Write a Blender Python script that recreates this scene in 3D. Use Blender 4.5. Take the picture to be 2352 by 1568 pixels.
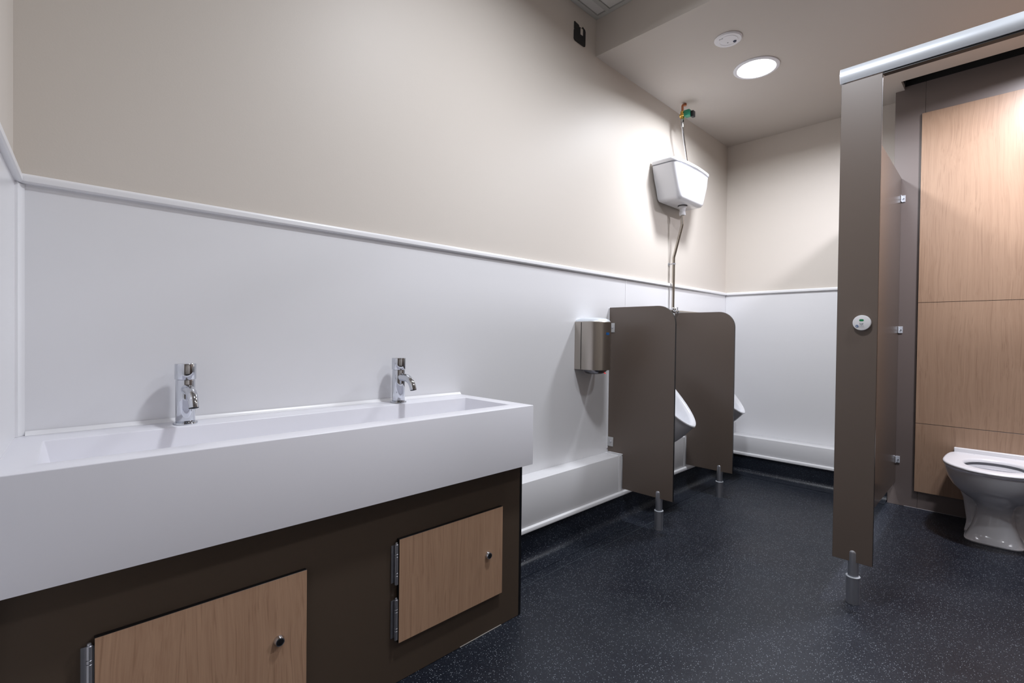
import bpy, bmesh, math, random
from mathutils import Vector, Matrix
random.seed(4)
for o in list(bpy.data.objects): bpy.data.objects.remove(o)
SC = bpy.context.scene
COL = SC.collection
PI = math.pi
R_ = math.radians

# ------------------------------------------------------------ camera
yaw, pit, rol = R_(45.665), R_(-0.707), R_(0.6794)
Fv = Vector((math.cos(pit)*math.cos(yaw), math.cos(pit)*math.sin(yaw), math.sin(pit)))
ri = Vector((math.sin(yaw), -math.cos(yaw), 0)); up = ri.cross(Fv)
Rv = ri*math.cos(rol)+up*math.sin(rol); Uv = -ri*math.sin(rol)+up*math.cos(rol)
cam = bpy.data.cameras.new('camera'); camo = bpy.data.objects.new('camera', cam); COL.objects.link(camo)
M = Matrix((( Rv.x, Uv.x, -Fv.x, 0), (Rv.y, Uv.y, -Fv.y, 0), (Rv.z, Uv.z, -Fv.z, 1.0), (0, 0, 0, 1)))
camo.matrix_world = M
cam.sensor_width = 36; cam.lens = 1120.6/2352*36; cam.clip_start = 0.01
SC.camera = camo

# ------------------------------------------------------------ world, exposure
w = bpy.data.worlds.new('world'); SC.world = w; w.use_nodes = True
w.node_tree.nodes['Background'].inputs[0].default_value = (0.5, 0.55, 0.65, 1)
w.node_tree.nodes['Background'].inputs[1].default_value = 0.05
vs = SC.view_settings
vs.view_transform = 'Standard'; vs.look = 'None'; vs.gamma = 1; vs.use_curve_mapping = False
vs.exposure = 0.22
try: SC.cycles.max_bounces = 12; SC.cycles.diffuse_bounces = 8
except Exception: pass

LIGHT_COL = (0.91, 0.94, 1.0)
def disk_light(name, loc, r, power, col=LIGHT_COL, spread=165):
    l = bpy.data.lights.new(name, 'AREA'); l.shape = 'DISK'; l.size = 2*r; l.energy = power; l.color = col
    l.spread = R_(spread)
    o = bpy.data.objects.new(name, l); o.location = loc; COL.objects.link(o); return o
ZC = 2.505      # plasterboard ceiling
ZH = 2.70       # tiled ceiling
LY = 1.59       # long wall
LX = 3.91       # far wall
L1 = (2.87, 1.018); L2 = (3.15, -0.19)
HL = [(1.25, 0.62), (1.85, -0.42)]
disk_light('lamp_light', (L1[0], L1[1], ZC-0.016), 0.095, 20)
disk_light('lamp_light', (L2[0], L2[1], ZC-0.016), 0.095, 34, (0.93, 0.92, 1.0))
for p, e_ in zip(HL, (20, 8)): disk_light('lamp_light', (p[0], p[1], ZH-0.016), 0.095, e_)

# ------------------------------------------------------------ materials
def mat(name, col, rough=0.5, metal=0.0, spec=0.5, coat=0.0, emis=None, es=0):
    m = bpy.data.materials.new(name); m.use_nodes = True
    b = m.node_tree.nodes['Principled BSDF']
    b.inputs['Base Color'].default_value = (*col, 1); b.inputs['Roughness'].default_value = rough
    b.inputs['Metallic'].default_value = metal; b.inputs['Specular IOR Level'].default_value = spec
    b.inputs['Coat Weight'].default_value = coat; b.inputs['Coat Roughness'].default_value = 0.05
    if emis: b.inputs['Emission Color'].default_value = (*emis, 1); b.inputs['Emission Strength'].default_value = es
    return m
def nd(m, t, **k):
    n = m.node_tree.nodes.new(t)
    for a, v in k.items(): setattr(n, a, v)
    return n
def lk(m, a, b): m.node_tree.links.new(a, b)
def bsdf(m): return m.node_tree.nodes['Principled BSDF']
def coords(m, scale=(1, 1, 1)):
    tc = nd(m, 'ShaderNodeTexCoord'); mp = nd(m, 'ShaderNodeMapping'); mp.inputs['Scale'].default_value = scale
    lk(m, tc.outputs['Object'], mp.inputs['Vector']); return mp.outputs['Vector']
def bump(m, scale, strength, dist=0.001, detail=3):
    n = nd(m, 'ShaderNodeTexNoise'); n.inputs['Scale'].default_value = scale; n.inputs['Detail'].default_value = detail
    lk(m, coords(m), n.inputs['Vector'])
    b = nd(m, 'ShaderNodeBump'); b.inputs['Strength'].default_value = strength; b.inputs['Distance'].default_value = dist
    lk(m, n.outputs['Fac'], b.inputs['Height']); lk(m, b.outputs['Normal'], bsdf(m).inputs['Normal'])
def ramp(m, fac, stops):
    r = nd(m, 'ShaderNodeValToRGB')
    e = r.color_ramp.elements
    e[0].position, e[0].color = stops[0][0], (*stops[0][1], 1)
    e[1].position, e[1].color = stops[-1][0], (*stops[-1][1], 1)
    for p, c in stops[1:-1]:
        x = e.new(p); x.color = (*c, 1)
    lk(m, fac, r.inputs['Fac']); return r.outputs['Color']

M_wall = mat('wall_paint', (0.65, 0.60, 0.545), 0.5, spec=0.3); bump(M_wall, 260, 0.12)
M_ceil = mat('ceiling_paint', (0.58, 0.535, 0.49), 0.6, spec=0.3); bump(M_ceil, 260, 0.1)
M_clad = mat('white_cladding', (0.80, 0.80, 0.82), 0.22, spec=0.45)
M_pvc = mat('white_pvc', (0.84, 0.84, 0.86), 0.28)
M_solid = mat('white_solid_surface', (0.80, 0.80, 0.85), 0.3, spec=0.45)
M_cer = mat('white_ceramic', (0.77, 0.78, 0.82), 0.12, coat=0.4)
M_plas = mat('white_plastic', (0.78, 0.78, 0.80), 0.3)
M_brown = mat('brown_laminate', (0.128, 0.098, 0.080), 0.40, spec=0.65)
M_brown3 = mat('brown_laminate_sheen', (0.155, 0.125, 0.115), 0.42, spec=0.6, coat=1.0)
bsdf_ = M_brown3.node_tree.nodes['Principled BSDF']; bsdf_.inputs['Coat Roughness'].default_value = 0.45
M_brown2 = mat('brown_laminate_matt', (0.088, 0.063, 0.045), 0.4, spec=0.4)
M_core = mat('black_core', (0.006, 0.006, 0.007), 0.35)
M_chr = mat('chrome', (0.62, 0.64, 0.68), 0.05, metal=1)
M_satin = mat('satin_aluminium', (0.52, 0.53, 0.57), 0.36, metal=0.9)
M_rail = mat('anodised_aluminium', (0.66, 0.70, 0.75), 0.38, metal=0.35)
M_black = mat('black_plastic', (0.008, 0.008, 0.01), 0.4)
M_dark = mat('seam_and_shade_black', (0.01, 0.01, 0.01), 0.9)  # dryer seam, and shade imitated in the ceiling slot
M_copper = mat('copper', (0.55, 0.22, 0.12), 0.3, metal=1)
M_brass = mat('brass', (0.75, 0.50, 0.13), 0.22, metal=1)
M_green = mat('green_solenoid', (0.02, 0.24, 0.14), 0.4)
M_greenw = mat('green_window', (0.0, 0.22, 0.07), 0.3)
M_blue = mat('blue_sticker', (0.01, 0.09, 0.28), 0.4)
M_red = mat('red_indicator', (0.5, 0.01, 0.02), 0.3, emis=(1, 0.02, 0.03), es=0.6)
M_steelp = mat('stainless_pipe', (0.55, 0.51, 0.46), 0.2, metal=1)
M_grey = mat('grey_print', (0.22, 0.22, 0.26), 0.5)
M_greyp = mat('grey_bracket', (0.50, 0.50, 0.51), 0.35)
M_tbar = mat('ceiling_grid', (0.52, 0.52, 0.50), 0.5)
M_tile = mat('ceiling_tile', (0.70, 0.69, 0.67), 0.8); bump(M_tile, 400, 0.3)
M_seal = mat('grey_sealant', (0.30, 0.30, 0.31), 0.4)
M_lens = mat('lamp_lens', (0.9, 0.9, 0.9), 0.4, emis=(0.95, 0.97, 1.0), es=6)
M_lensoff = mat('white_fitting', (0.80, 0.80, 0.84), 0.35)

# brushed stainless
M_ss = mat('brushed_stainless', (0.47, 0.43, 0.39), 0.3, metal=1)
n = nd(M_ss, 'ShaderNodeTexNoise'); n.inputs['Scale'].default_value = 1; n.inputs['Detail'].default_value = 4
lk(M_ss, coords(M_ss, (900, 900, 12)), n.inputs['Vector'])
mr = nd(M_ss, 'ShaderNodeMapRange'); mr.inputs['To Min'].default_value = 0.24; mr.inputs['To Max'].default_value = 0.42
lk(M_ss, n.outputs['Fac'], mr.inputs['Value']); lk(M_ss, mr.outputs['Result'], bsdf(M_ss).inputs['Roughness'])

# oak-look laminate, grain along Z
def wood(name, light, dark, axis_scale=(1, 1, 1), off=(0, 0, 0), rough=0.36):
    m = mat(name, light, rough, spec=0.4)
    tc = nd(m, 'ShaderNodeTexCoord'); mp = nd(m, 'ShaderNodeMapping')
    mp.inputs['Location'].default_value = off
    lk(m, tc.outputs['Object'], mp.inputs['Vector'])
    # slow warp so the figure wanders
    mw = nd(m, 'ShaderNodeMapping'); mw.inputs['Scale'].default_value = (5, 5, 1.6); lk(m, mp.outputs['Vector'], mw.inputs['Vector'])
    wn = nd(m, 'ShaderNodeTexNoise'); wn.inputs['Scale'].default_value = 1; wn.inputs['Detail'].default_value = 2
    lk(m, mw.outputs['Vector'], wn.inputs['Vector'])
    sc = nd(m, 'ShaderNodeVectorMath', operation='SCALE'); sc.inputs['Scale'].default_value = 0.07
    lk(m, wn.outputs['Color'], sc.inputs[0])
    ad = nd(m, 'ShaderNodeVectorMath', operation='ADD'); lk(m, mp.outputs['Vector'], ad.inputs[0]); lk(m, sc.outputs[0], ad.inputs[1])
    m1 = nd(m, 'ShaderNodeMapping'); m1.inputs['Scale'].default_value = (60, 60, 0.8); lk(m, ad.outputs[0], m1.inputs['Vector'])
    n1 = nd(m, 'ShaderNodeTexNoise'); n1.inputs['Scale'].default_value = 1; n1.inputs['Detail'].default_value = 3; n1.inputs['Roughness'].default_value = .65
    lk(m, m1.outputs['Vector'], n1.inputs['Vector'])
    m2 = nd(m, 'ShaderNodeMapping'); m2.inputs['Scale'].default_value = (330, 330, 7); lk(m, ad.outputs[0], m2.inputs['Vector'])
    n2 = nd(m, 'ShaderNodeTexNoise'); n2.inputs['Scale'].default_value = 1; n2.inputs['Detail'].default_value = 2
    lk(m, m2.outputs['Vector'], n2.inputs['Vector'])
    mx = nd(m, 'ShaderNodeMath', operation='MULTIPLY_ADD'); mx.inputs[1].default_value = 0.55
    lk(m, n1.outputs['Fac'], mx.inputs[0])
    mx2 = nd(m, 'ShaderNodeMath', operation='MULTIPLY'); mx2.inputs[1].default_value = 0.45
    lk(m, n2.outputs['Fac'], mx2.inputs[0]); lk(m, mx2.outputs[0], mx.inputs[2])
    mid = tuple((a+b)/2 for a, b in zip(light, dark))
    m3 = nd(m, 'ShaderNodeMapping'); m3.inputs['Scale'].default_value = (210, 210, 2.2); lk(m, ad.outputs[0], m3.inputs['Vector'])
    n3 = nd(m, 'ShaderNodeTexNoise'); n3.inputs['Scale'].default_value = 1; n3.inputs['Detail'].default_value = 2; lk(m, m3.outputs['Vector'], n3.inputs['Vector'])
    c0 = ramp(m, mx.outputs[0], [(0.34, mid), (0.50, light), (0.68, tuple(min(1, v*1.10) for v in light))])
    ln = ramp(m, n3.outputs['Fac'], [(0.32, (.5, .5, .5)), (0.42, (0, 0, 0))])
    mxx = nd(m, 'ShaderNodeMix', data_type='RGBA'); lk(m, c0, mxx.inputs[6]); mxx.inputs[7].default_value = (*[v*.82 for v in dark], 1)
    lk(m, ln, mxx.inputs[0]); c = mxx.outputs[2]
    lk(m, c, bsdf(m).inputs['Base Color'])
    return m
M_wood = wood('oak_laminate', (0.50, 0.315, 0.205), (0.39, 0.225, 0.140))
M_wood2 = wood('oak_laminate_panel', (0.37, 0.245, 0.165), (0.30, 0.185, 0.12), off=(1.3, .4, .2))
bsdf(M_wood2).inputs['Coat Weight'].default_value = 0.45; bsdf(M_wood2).inputs['Coat Roughness'].default_value = 0.34

# safety vinyl with sparkle
M_floor = mat('safety_vinyl', (0.02, 0.025, 0.035), 0.36, spec=0.38)
cv = coords(M_floor)
def speck(scale, lo, hi, seedoff):
    mp = nd(M_floor, 'ShaderNodeMapping'); mp.inputs['Location'].default_value = seedoff; lk(M_floor, cv, mp.inputs['Vector'])
    v = nd(M_floor, 'ShaderNodeTexVoronoi'); v.inputs['Scale'].default_value = scale
    lk(M_floor, mp.outputs['Vector'], v.inputs['Vector'])
    # random per cell
    sp = nd(M_floor, 'ShaderNodeSeparateColor'); lk(M_floor, v.outputs['Color'], sp.inputs['Color'])
    g = nd(M_floor, 'ShaderNodeMath', operation='GREATER_THAN'); g.inputs[1].default_value = hi
    lk(M_floor, sp.outputs[0], g.inputs[0])
    d = nd(M_floor, 'ShaderNodeMath', operation='LESS_THAN'); d.inputs[1].default_value = lo
    lk(M_floor, v.outputs['Distance'], d.inputs[0])
    mu = nd(M_floor, 'ShaderNodeMath', operation='MULTIPLY'); lk(M_floor, g.outputs[0], mu.inputs[0]); lk(M_floor, d.outputs[0], mu.inputs[1])
    return mu.outputs[0]
s1 = speck(260, 0.30, 0.80, (0, 0, 0)); s2 = speck(420, 0.34, 0.80, (3.1, 1.7, 0.3))
ns = nd(M_floor, 'ShaderNodeTexNoise'); ns.inputs['Scale'].default_value = 3.2; ns.inputs['Detail'].default_value = 4
lk(M_floor, cv, ns.inputs['Vector'])
base = ramp(M_floor, ns.outputs['Fac'], [(0.3, (0.006, 0.008, 0.015)), (0.7, (0.010, 0.0135, 0.022))])
mxa = nd(M_floor, 'ShaderNodeMix', data_type='RGBA'); lk(M_floor, s2, mxa.inputs[0]); lk(M_floor, base, mxa.inputs[6]); mxa.inputs[7].default_value = (0.06, 0.075, 0.095, 1)
mxb = nd(M_floor, 'ShaderNodeMix', data_type='RGBA'); lk(M_floor, s1, mxb.inputs[0]); lk(M_floor, mxa.outputs[2], mxb.inputs[6]); mxb.inputs[7].default_value = (0.26, 0.29, 0.33, 1)
lk(M_floor, mxb.outputs[2], bsdf(M_floor).inputs['Base Color'])
nr = nd(M_floor, 'ShaderNodeMapRange'); nr.inputs['From Min'].default_value = .35; nr.inputs['From Max'].default_value = .65
nr.inputs['To Min'].default_value = 0.36; nr.inputs['To Max'].default_value = 0.46
lk(M_floor, ns.outputs['Fac'], nr.inputs['Value']); lk(M_floor, nr.outputs['Result'], bsdf(M_floor).inputs['Roughness'])
nb = nd(M_floor, 'ShaderNodeTexNoise'); nb.inputs['Scale'].default_value = 420; nb.inputs['Detail'].default_value = 2; lk(M_floor, cv, nb.inputs['Vector'])
bb = nd(M_floor, 'ShaderNodeBump'); bb.inputs['Strength'].default_value = 0.25; bb.inputs['Distance'].default_value = 0.001
lk(M_floor, nb.outputs['Fac'], bb.inputs['Height']); lk(M_floor, bb.outputs['Normal'], bsdf(M_floor).inputs['Normal'])

# ------------------------------------------------------------ mesh helpers
def BM(): return bmesh.new()
def box(bm, x0, x1, y0, y1, z0, z1, bev=0.0, seg=2, mi=0):
    r = bmesh.ops.create_cube(bm, size=1.0)
    vs = r['verts']
    bmesh.ops.scale(bm, vec=(x1-x0, y1-y0, z1-z0), verts=vs)
    bmesh.ops.translate(bm, vec=((x0+x1)/2, (y0+y1)/2, (z0+z1)/2), verts=vs)
    fs = set(f for v in vs for f in v.link_faces)
    for f in fs: f.material_index = mi
    if bev > 0:
        es = list(set(e for v in vs for e in v.link_edges))
        bmesh.ops.bevel(bm, geom=es, offset=bev, segments=seg, affect='EDGES', profile=0.5)
    return vs
def prism(bm, pts, axis, a0, a1, mi=0, mi_side=None):
    """pts: 2D outline in the two other axes; extruded along axis a0..a1"""
    def P(u, v, a):
        return {'x': (a, u, v), 'y': (u, a, v), 'z': (u, v, a)}[axis]
    A = [bm.verts.new(P(u, v, a0)) for u, v in pts]; B = [bm.verts.new(P(u, v, a1)) for u, v in pts]
    n = len(pts)
    f1 = bm.faces.new(A); f2 = bm.faces.new(B[::-1]); f1.material_index = f2.material_index = mi
    for i in range(n):
        f = bm.faces.new((A[i], B[i], B[(i+1) % n], A[(i+1) % n])); f.material_index = mi if mi_side is None else mi_side
    return A, B
def rings(bm, rs, cap0=True, cap1=True, closed=True):
    V = [[bm.verts.new(p) for p in r] for r in rs]
    n = len(rs[0])
    for a, b in zip(V, V[1:]):
        for i in range(n if closed else n-1):
            j = (i+1) % n
            bm.faces.new((a[i], a[j], b[j], b[i]))
    if cap0: bm.faces.new(V[0][::-1])
    if cap1: bm.faces.new(V[-1])
    return V
def lathe(bm, prof, c, n=32, axis='z', caps=True):
    """prof: (r, h) list along axis"""
    rs = []
    for r, h in prof:
        ring = []
        for i in range(n):
            a = 2*PI*i/n; u, v = r*math.cos(a), r*math.sin(a)
            ring.append({'z': (c[0]+u, c[1]+v, c[2]+h), 'y': (c[0]+u, c[1]+h, c[2]+v), 'x': (c[0]+h, c[1]+u, c[2]+v)}[axis])
        rs.append(ring)
    return rings(bm, rs, caps, caps)
def tube(bm, pts, rad, n=14, cap=True):
    pts = [Vector(p) for p in pts]; rs = []
    t0 = (pts[1]-pts[0]).normalized()
    ref = Vector((0, 0, 1)) if abs(t0.z) < 0.9 else Vector((1, 0, 0))
    u = t0.cross(ref).normalized()
    for i, p in enumerate(pts):
        if i == 0: t = pts[1]-pts[0]
        elif i == len(pts)-1: t = pts[-1]-pts[-2]
        else: t = (pts[i+1]-p).normalized()+(p-pts[i-1]).normalized()
        t.normalize(); u = (u-t*u.dot(t)).normalized(); v = t.cross(u)
        r = rad[i] if isinstance(rad, (list, tuple)) else rad
        rs.append([p+u*r*math.cos(2*PI*k/n)+v*r*math.sin(2*PI*k/n) for k in range(n)])
    return rings(bm, rs, cap, cap)
def arc(p0, p1, p2, n=8):
    p0, p1, p2 = Vector(p0), Vector(p1), Vector(p2)
    return [(p0*(1-t)**2+p1*2*t*(1-t)+p2*t*t) for t in [i/n for i in range(n+1)]]
def obj(name, bm, mats, parent=None, sharp=35, origin=None):
    bmesh.ops.recalc_face_normals(bm, faces=bm.faces)
    if origin is not None:
        bmesh.ops.translate(bm, vec=(-origin[0], -origin[1], -origin[2]), verts=bm.verts)
    me = bpy.data.meshes.new(name); bm.to_mesh(me); bm.free()
    for m in (mats if isinstance(mats, (list, tuple)) else [mats]): me.materials.append(m)
    for p in me.polygons: p.use_smooth = True
    me.set_sharp_from_angle(angle=R_(sharp))
    o = bpy.data.objects.new(name, me); COL.objects.link(o)
    if origin is not None: o.location = origin
    if parent is not None:
        o.parent = parent
        if origin is None: o.location = -parent_world(parent)
    return o
def parent_world(p):
    v = Vector((0, 0, 0))
    while p is not None: v = v+p.location; p = p.parent
    return v
def thing(name, label, cat, loc, group=None):
    o = bpy.data.objects.new(name, None); o.empty_display_size = 0.05; o.location = loc; COL.objects.link(o)
    tag(o, label, cat, group); return o
def tag(o, label=None, cat=None, group=None, kind=None):
    if label: o['label'] = label
    if cat: o['category'] = cat
    if group: o['group'] = group
    if kind: o['kind'] = kind
    return o
def struct(name, bm, m, sharp=35): return tag(obj(name, bm, m, sharp=sharp), kind='structure')
def clone(root, loc, label, skip=()):
    r = root.copy(); COL.objects.link(r); r.location = loc; r['label'] = label
    for ch in root.children:
        if ch.name.split('.')[0] in skip: continue
        c = ch.copy(); COL.objects.link(c); c.parent = r
        for g in ch.children:
            d = g.copy(); COL.objects.link(d); d.parent = c
    return r

# ------------------------------------------------------------ room shell
YF = -1.70      # wall on the camera's right
XB = 2.17       # bulkhead where the ceiling steps down
T = math.tan(R_(3.4))
def xl(y): return -0.036-(LY-y)*T        # the left wall is a little out of square
XD, YD = 3.75, 0.518                     # duct wall front plane and free end

b = BM(); box(b, -0.5, LX+.1, YF-.1, LY+.1, -0.1, 0.0); floor = struct('floor', b, M_floor)
b = BM(); box(b, -0.3, LX+.1, LY, LY+.1, 0, ZH+.1); wall_back = struct('wall_back', b, M_wall)
b = BM(); box(b, LX, LX+.1, YF-.1, LY, 0, ZH+.1); wall_right = struct('wall_right', b, M_wall)
b = BM(); box(b, -0.5, LX, YF-.1, YF, 0, ZH+.1); struct('wall_front', b, M_wall)
b = BM()  # left wall with a doorway the camera stands in front of
def lwall(b, y0, y1, z0, z1, t=0.0, th=0.1):
    pts = [(xl(y0)+t, y0), (xl(y1)+t, y1), (xl(y1)+t-th, y1), (xl(y0)+t-th, y0)]
    prism(b, pts, 'z', z0, z1)
lwall(b, 0.62, LY, 0, ZH+.1); lwall(b, -0.36, 0.62, 2.08, ZH+.1); lwall(b, YF, -0.36, 0, ZH+.1)
wall_left = struct('wall_left', b, M_wall)
b = BM(); lwall(b, -0.355, 0.615, 0.01, 2.075, t=-0.05, th=0.044)
door = struct('unseen_door', b, M_brown2)  # unseen door, added as a dark reflection for the taps
b = BM(); lwall(b, 0.56, 0.62, 0, 2.08, t=0.012, th=.011); lwall(b, -.36, -.30, 0, 2.08, t=.012, th=.011); struct('trim_1', b, M_brown2)

# lower plasterboard ceiling, bulkhead face, dark slot imitating shade along the duct wall
b = BM()
XS0, XS1 = 3.612, XD+0.019
prism(b, [(XB, YF), (XS0, YF), (XS0, 0.475), (XS1, 0.4751), (XS1, YF), (LX, YF), (LX, LY), (XB, LY)], 'z', ZC, ZC+0.03)
box(b, XB-0.012, XB, YF, LY, ZC, ZH+.05)
struct('ceiling', b, M_ceil)
b = BM(); box(b, XS0-.05, XD+.02, YF, 0.5, ZC+0.15, ZC+.17); box(b, XD+.001, XD+.018, YF, .474, ZC+.0195, ZC+.1495); box(b, XS0-.05, XS0-.03, YF, .5, ZC+.031, ZC+.1495)
box(b, XS0-.0295, XD-.0005, .4755, .49, ZC+.031, ZC+.1495); struct('shade_slot', b, M_dark)  # black lining of the added slot, stands in for ceiling shade
# high suspended ceiling: perimeter angle, T bars, tiles
b = BM(); box(b, -0.35, XB-.012, YF, LY, ZH+0.012, ZH+.03)
hc = struct('ceiling.001', b, M_tbar)
TB = 0.024
xsg = [XB-0.012-0.0, 1.57, 0.97, 0.37, -0.23]; ysg = [LY, 1.50, 0.90, 0.30, -0.30, -0.90, -1.50]
for xx in xsg[1:]:
    b = BM(); box(b, xx-TB/2, xx+TB/2, YF, LY, ZH, ZH+.010); obj('grid_bar', b, M_tbar, hc)
for yy in ysg[1:]:
    b = BM(); box(b, -.3, XB-.012, yy-TB/2, yy+TB/2, ZH-.0006, ZH+.0094); obj('grid_bar', b, M_tbar, hc)
b = BM(); box(b, -.3, XB-.013, LY-.026, LY-.001, ZH-.001, ZH+.008); box(b, XB-.036, XB-.013, YF, LY-.026, ZH-.001, ZH+.008)
obj('wall_angle', b, M_tbar, hc)
ye = ysg+[YF]; xe = xsg+[-0.33]
for i in range(len(xe)-1):
    for j in range(len(ye)-1):
        x1, x0 = xe[i]-(TB/2+.002 if i else .028), xe[i+1]+TB/2+.002
        y1, y0 = ye[j]-(TB/2+.002 if j else .028), ye[j+1]+TB/2+.002
        if x1-x0 < .03 or y1-y0 < .03: continue
        b = BM(); box(b, x0, x1, y0, y1, ZH+.004, ZH+.0115, .001, 1); obj('ceiling_tile', b, M_tile, hc)

# cladding sheets to dado height, dado rail, corner and joint trims
CL = 0.004
ZD0, ZD1 = 1.334, 1.356
def sheet(nm, x0, x1, y0, y1, z0, z1, par):
    b = BM(); box(b, x0, x1, y0, y1, z0, z1, .0006, 1); return obj(nm, b, M_clad, par)
XJ = 2.4765
sheet('cladding_sheet', -0.034, XJ-.001, LY-CL, LY-.0002, 0.30, ZD0+.004, wall_back)
sheet('cladding_sheet', XJ+.001, LX-.001, LY-CL, LY-.0002, 0.30, ZD0+.004, wall_back)
sheet('cladding_sheet', LX-CL, LX-.0002, YD+.01, LY-CL-.001, 0.2, ZD0+.004, wall_right)
b = BM(); lwall(b, 0.63, LY-CL-.001, 0.0, ZD0+.004, t=CL, th=CL-.0002); obj('cladding_sheet', b, M_clad, wall_left)
b = BM(); box(b, XJ-.0035, XJ+.0035, LY-CL-.0016, LY-CL-.0001, 0.352, ZD0, .0005, 1); struct('trim_3', b, M_pvc)
def dado_prof(w0, sgn, h0=ZD0, h1=ZD1, d=0.0125):
    # (offset from wall, z) rounded moulding
    hh = h1-h0; p = [(0, h0), (d*.75, h0), (d*.98, h0+.004)]
    for i in range(5):
        a = PI/2*i/4; p.append((d*.5+d*.5*math.cos(a), h0+hh*.62+hh*.38*math.sin(a)))
    p.append((0, h1)); return [(w0+sgn*u, z) for u, z in p]
b = BM(); prism(b, dado_prof(LY-CL, -1, d=.013), 'x', -0.034, LX-CL-.0005); struct('trim_4', b, M_pvc)
b = BM()
pr = dado_prof(LX-CL, -1, d=.013)
A = [b.verts.new((u, YD+.01, z)) for u, z in pr]; B_ = [b.verts.new((u, LY-CL-.014, z)) for u, z in pr]
b.faces.new(A); b.faces.new(B_[::-1])
for i in range(len(pr)): b.faces.new((A[i], B_[i], B_[(i+1) % len(pr)], A[(i+1) % len(pr)]))
struct('trim_5', b, M_pvc)
b = BM(); pr = dado_prof(0, 1, d=.013)
A = [b.verts.new((xl(.63)+CL+u, .63, z)) for u, z in pr]; B_ = [b.verts.new((xl(LY-.02)+CL+u, LY-.0185, z)) for u, z in pr]
b.faces.new(A); b.faces.new(B_[::-1])
for i in range(len(pr)): b.faces.new((A[i], B_[i], B_[(i+1) % len(pr)], A[(i+1) % len(pr)]))
struct('trim_6', b, M_pvc)
# internal corner trim
b = BM(); pts = [(-0.0330, LY-CL), (-0.0175, LY-CL)]
for i in range(5):
    a = PI/2*i/4; pts.append((-0.0315+.003+.011*(1-math.sin(a)), LY-CL-.0015-.016*(1-math.cos(a))))
pts.append((-0.0338, LY-CL-.018))
prism(b, pts, 'z', 0.7563, ZD0-.001); struct('trim_7', b, M_pvc)

# boxed-in skirting with bead and coved vinyl
YP, ZP = 1.490, 0.349
XP, ZQ = 3.786, 0.268
b = BM(); box(b, 1.255, LX-CL-.001, YP, LY-CL-.0005, 0.13, ZP, .0015, 2); bsb = struct('baseboard_back', b, M_clad)
b = BM(); box(b, XP, LX-CL-.001, YD+.006, YP-.001, 0.13, ZQ, .0015, 2); bsr = struct('baseboard_right', b, M_clad)
def bead(par, p, q, flip=False):
    # half-round nosing below the boxing
    prof = [(0, .128), (-.006, .126), (-.0115, .130), (-.0125, .137), (-.010, .145), (-.004, .149), (0, .150)]
    b = BM(); p, q = Vector(p), Vector(q)
    def P(base, u, z): return (base.x+(u if flip else 0), base.y+(0 if flip else u), z)
    A = [b.verts.new(P(p, u, z)) for u, z in prof]; B_ = [b.verts.new(P(q, u, z)) for u, z in prof]
    b.faces.new(A); b.faces.new(B_[::-1])
    for i in range(len(prof)): b.faces.new((A[i], B_[i], B_[(i+1) % len(prof)], A[(i+1) % len(prof)]))
    return obj('bead', b, M_pvc, par)
bead(bsb, (1.256, YP-.0003, 0), (2.305, YP-.0003, 0)); bead(bsb, (2.3065, YP-.0003, 0), (3.062, YP-.0003, 0)); bead(bsb, (3.0635, YP-.0003, 0), (XP-.013, YP-.0003, 0))
bead(bsr, (XP-.0003, YD+.007, 0), (XP-.0003, YP-.014, 0), True)
for xx in (2.296, 3.048):
    b = BM(); box(b, xx-.011, xx+.008, YP-.0022, YP-.0002, 0.151, ZP-.002, .0006, 1); obj('joint_strip', b, M_pvc, bsb)
b = BM(); box(b, 2.278, 2.304, YP+.001, LY-CL-.001, ZP+.0001, ZP+.0028, .0008, 1); obj('end_cap', b, M_pvc, bsb)
def cove(par, p, q, flip=False):
    prof = [(0.004, .1275), (-.003, .1275), (-.003, .040)]
    for i in range(1, 7):
        a = PI/2*i/6; prof.append((-.003-.034*(1-math.cos(a)), .040-.038*math.sin(a)))
    prof += [(-.10, .0016), (-.10, .0003), (0.004, .0003)]
    b = BM(); p, q = Vector(p), Vector(q)
    def P(base, u, z): return (base.x+(u if flip else 0), base.y+(0 if flip else u), z)
    A = [b.verts.new(P(p, u, z)) for u, z in prof]; B_ = [b.verts.new(P(q, u, z)) for u, z in prof]
    b.faces.new(A); b.faces.new(B_[::-1])
    for i in range(len(prof)): b.faces.new((A[i], B_[i], B_[(i+1) % len(prof)], A[(i+1) % len(prof)]))
    return obj('coved_edge', b, M_floor, par)
cove(floor, (1.256, YP, 0), (XP-.001, YP, 0)); cove(floor, (XP, YD+.006, 0), (XP, YP-.004, 0), True)
b = BM(); box(b, XP-.152, XP-.149, YD+.3, YP-.15, .0004, .0016); box(b, 1.30, XP-.15, YP-.152, YP-.149, .0004, .0016)
obj('weld_seam', b, mat('vinyl_weld', (0.05, 0.06, 0.075), 0.4), floor)

# ------------------------------------------------------------ trough sink
ZS, YS, XE = 0.756, 1.171, 1.2545
ZSB = 0.548
YB = LY-CL-.001
b = BM()
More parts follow.
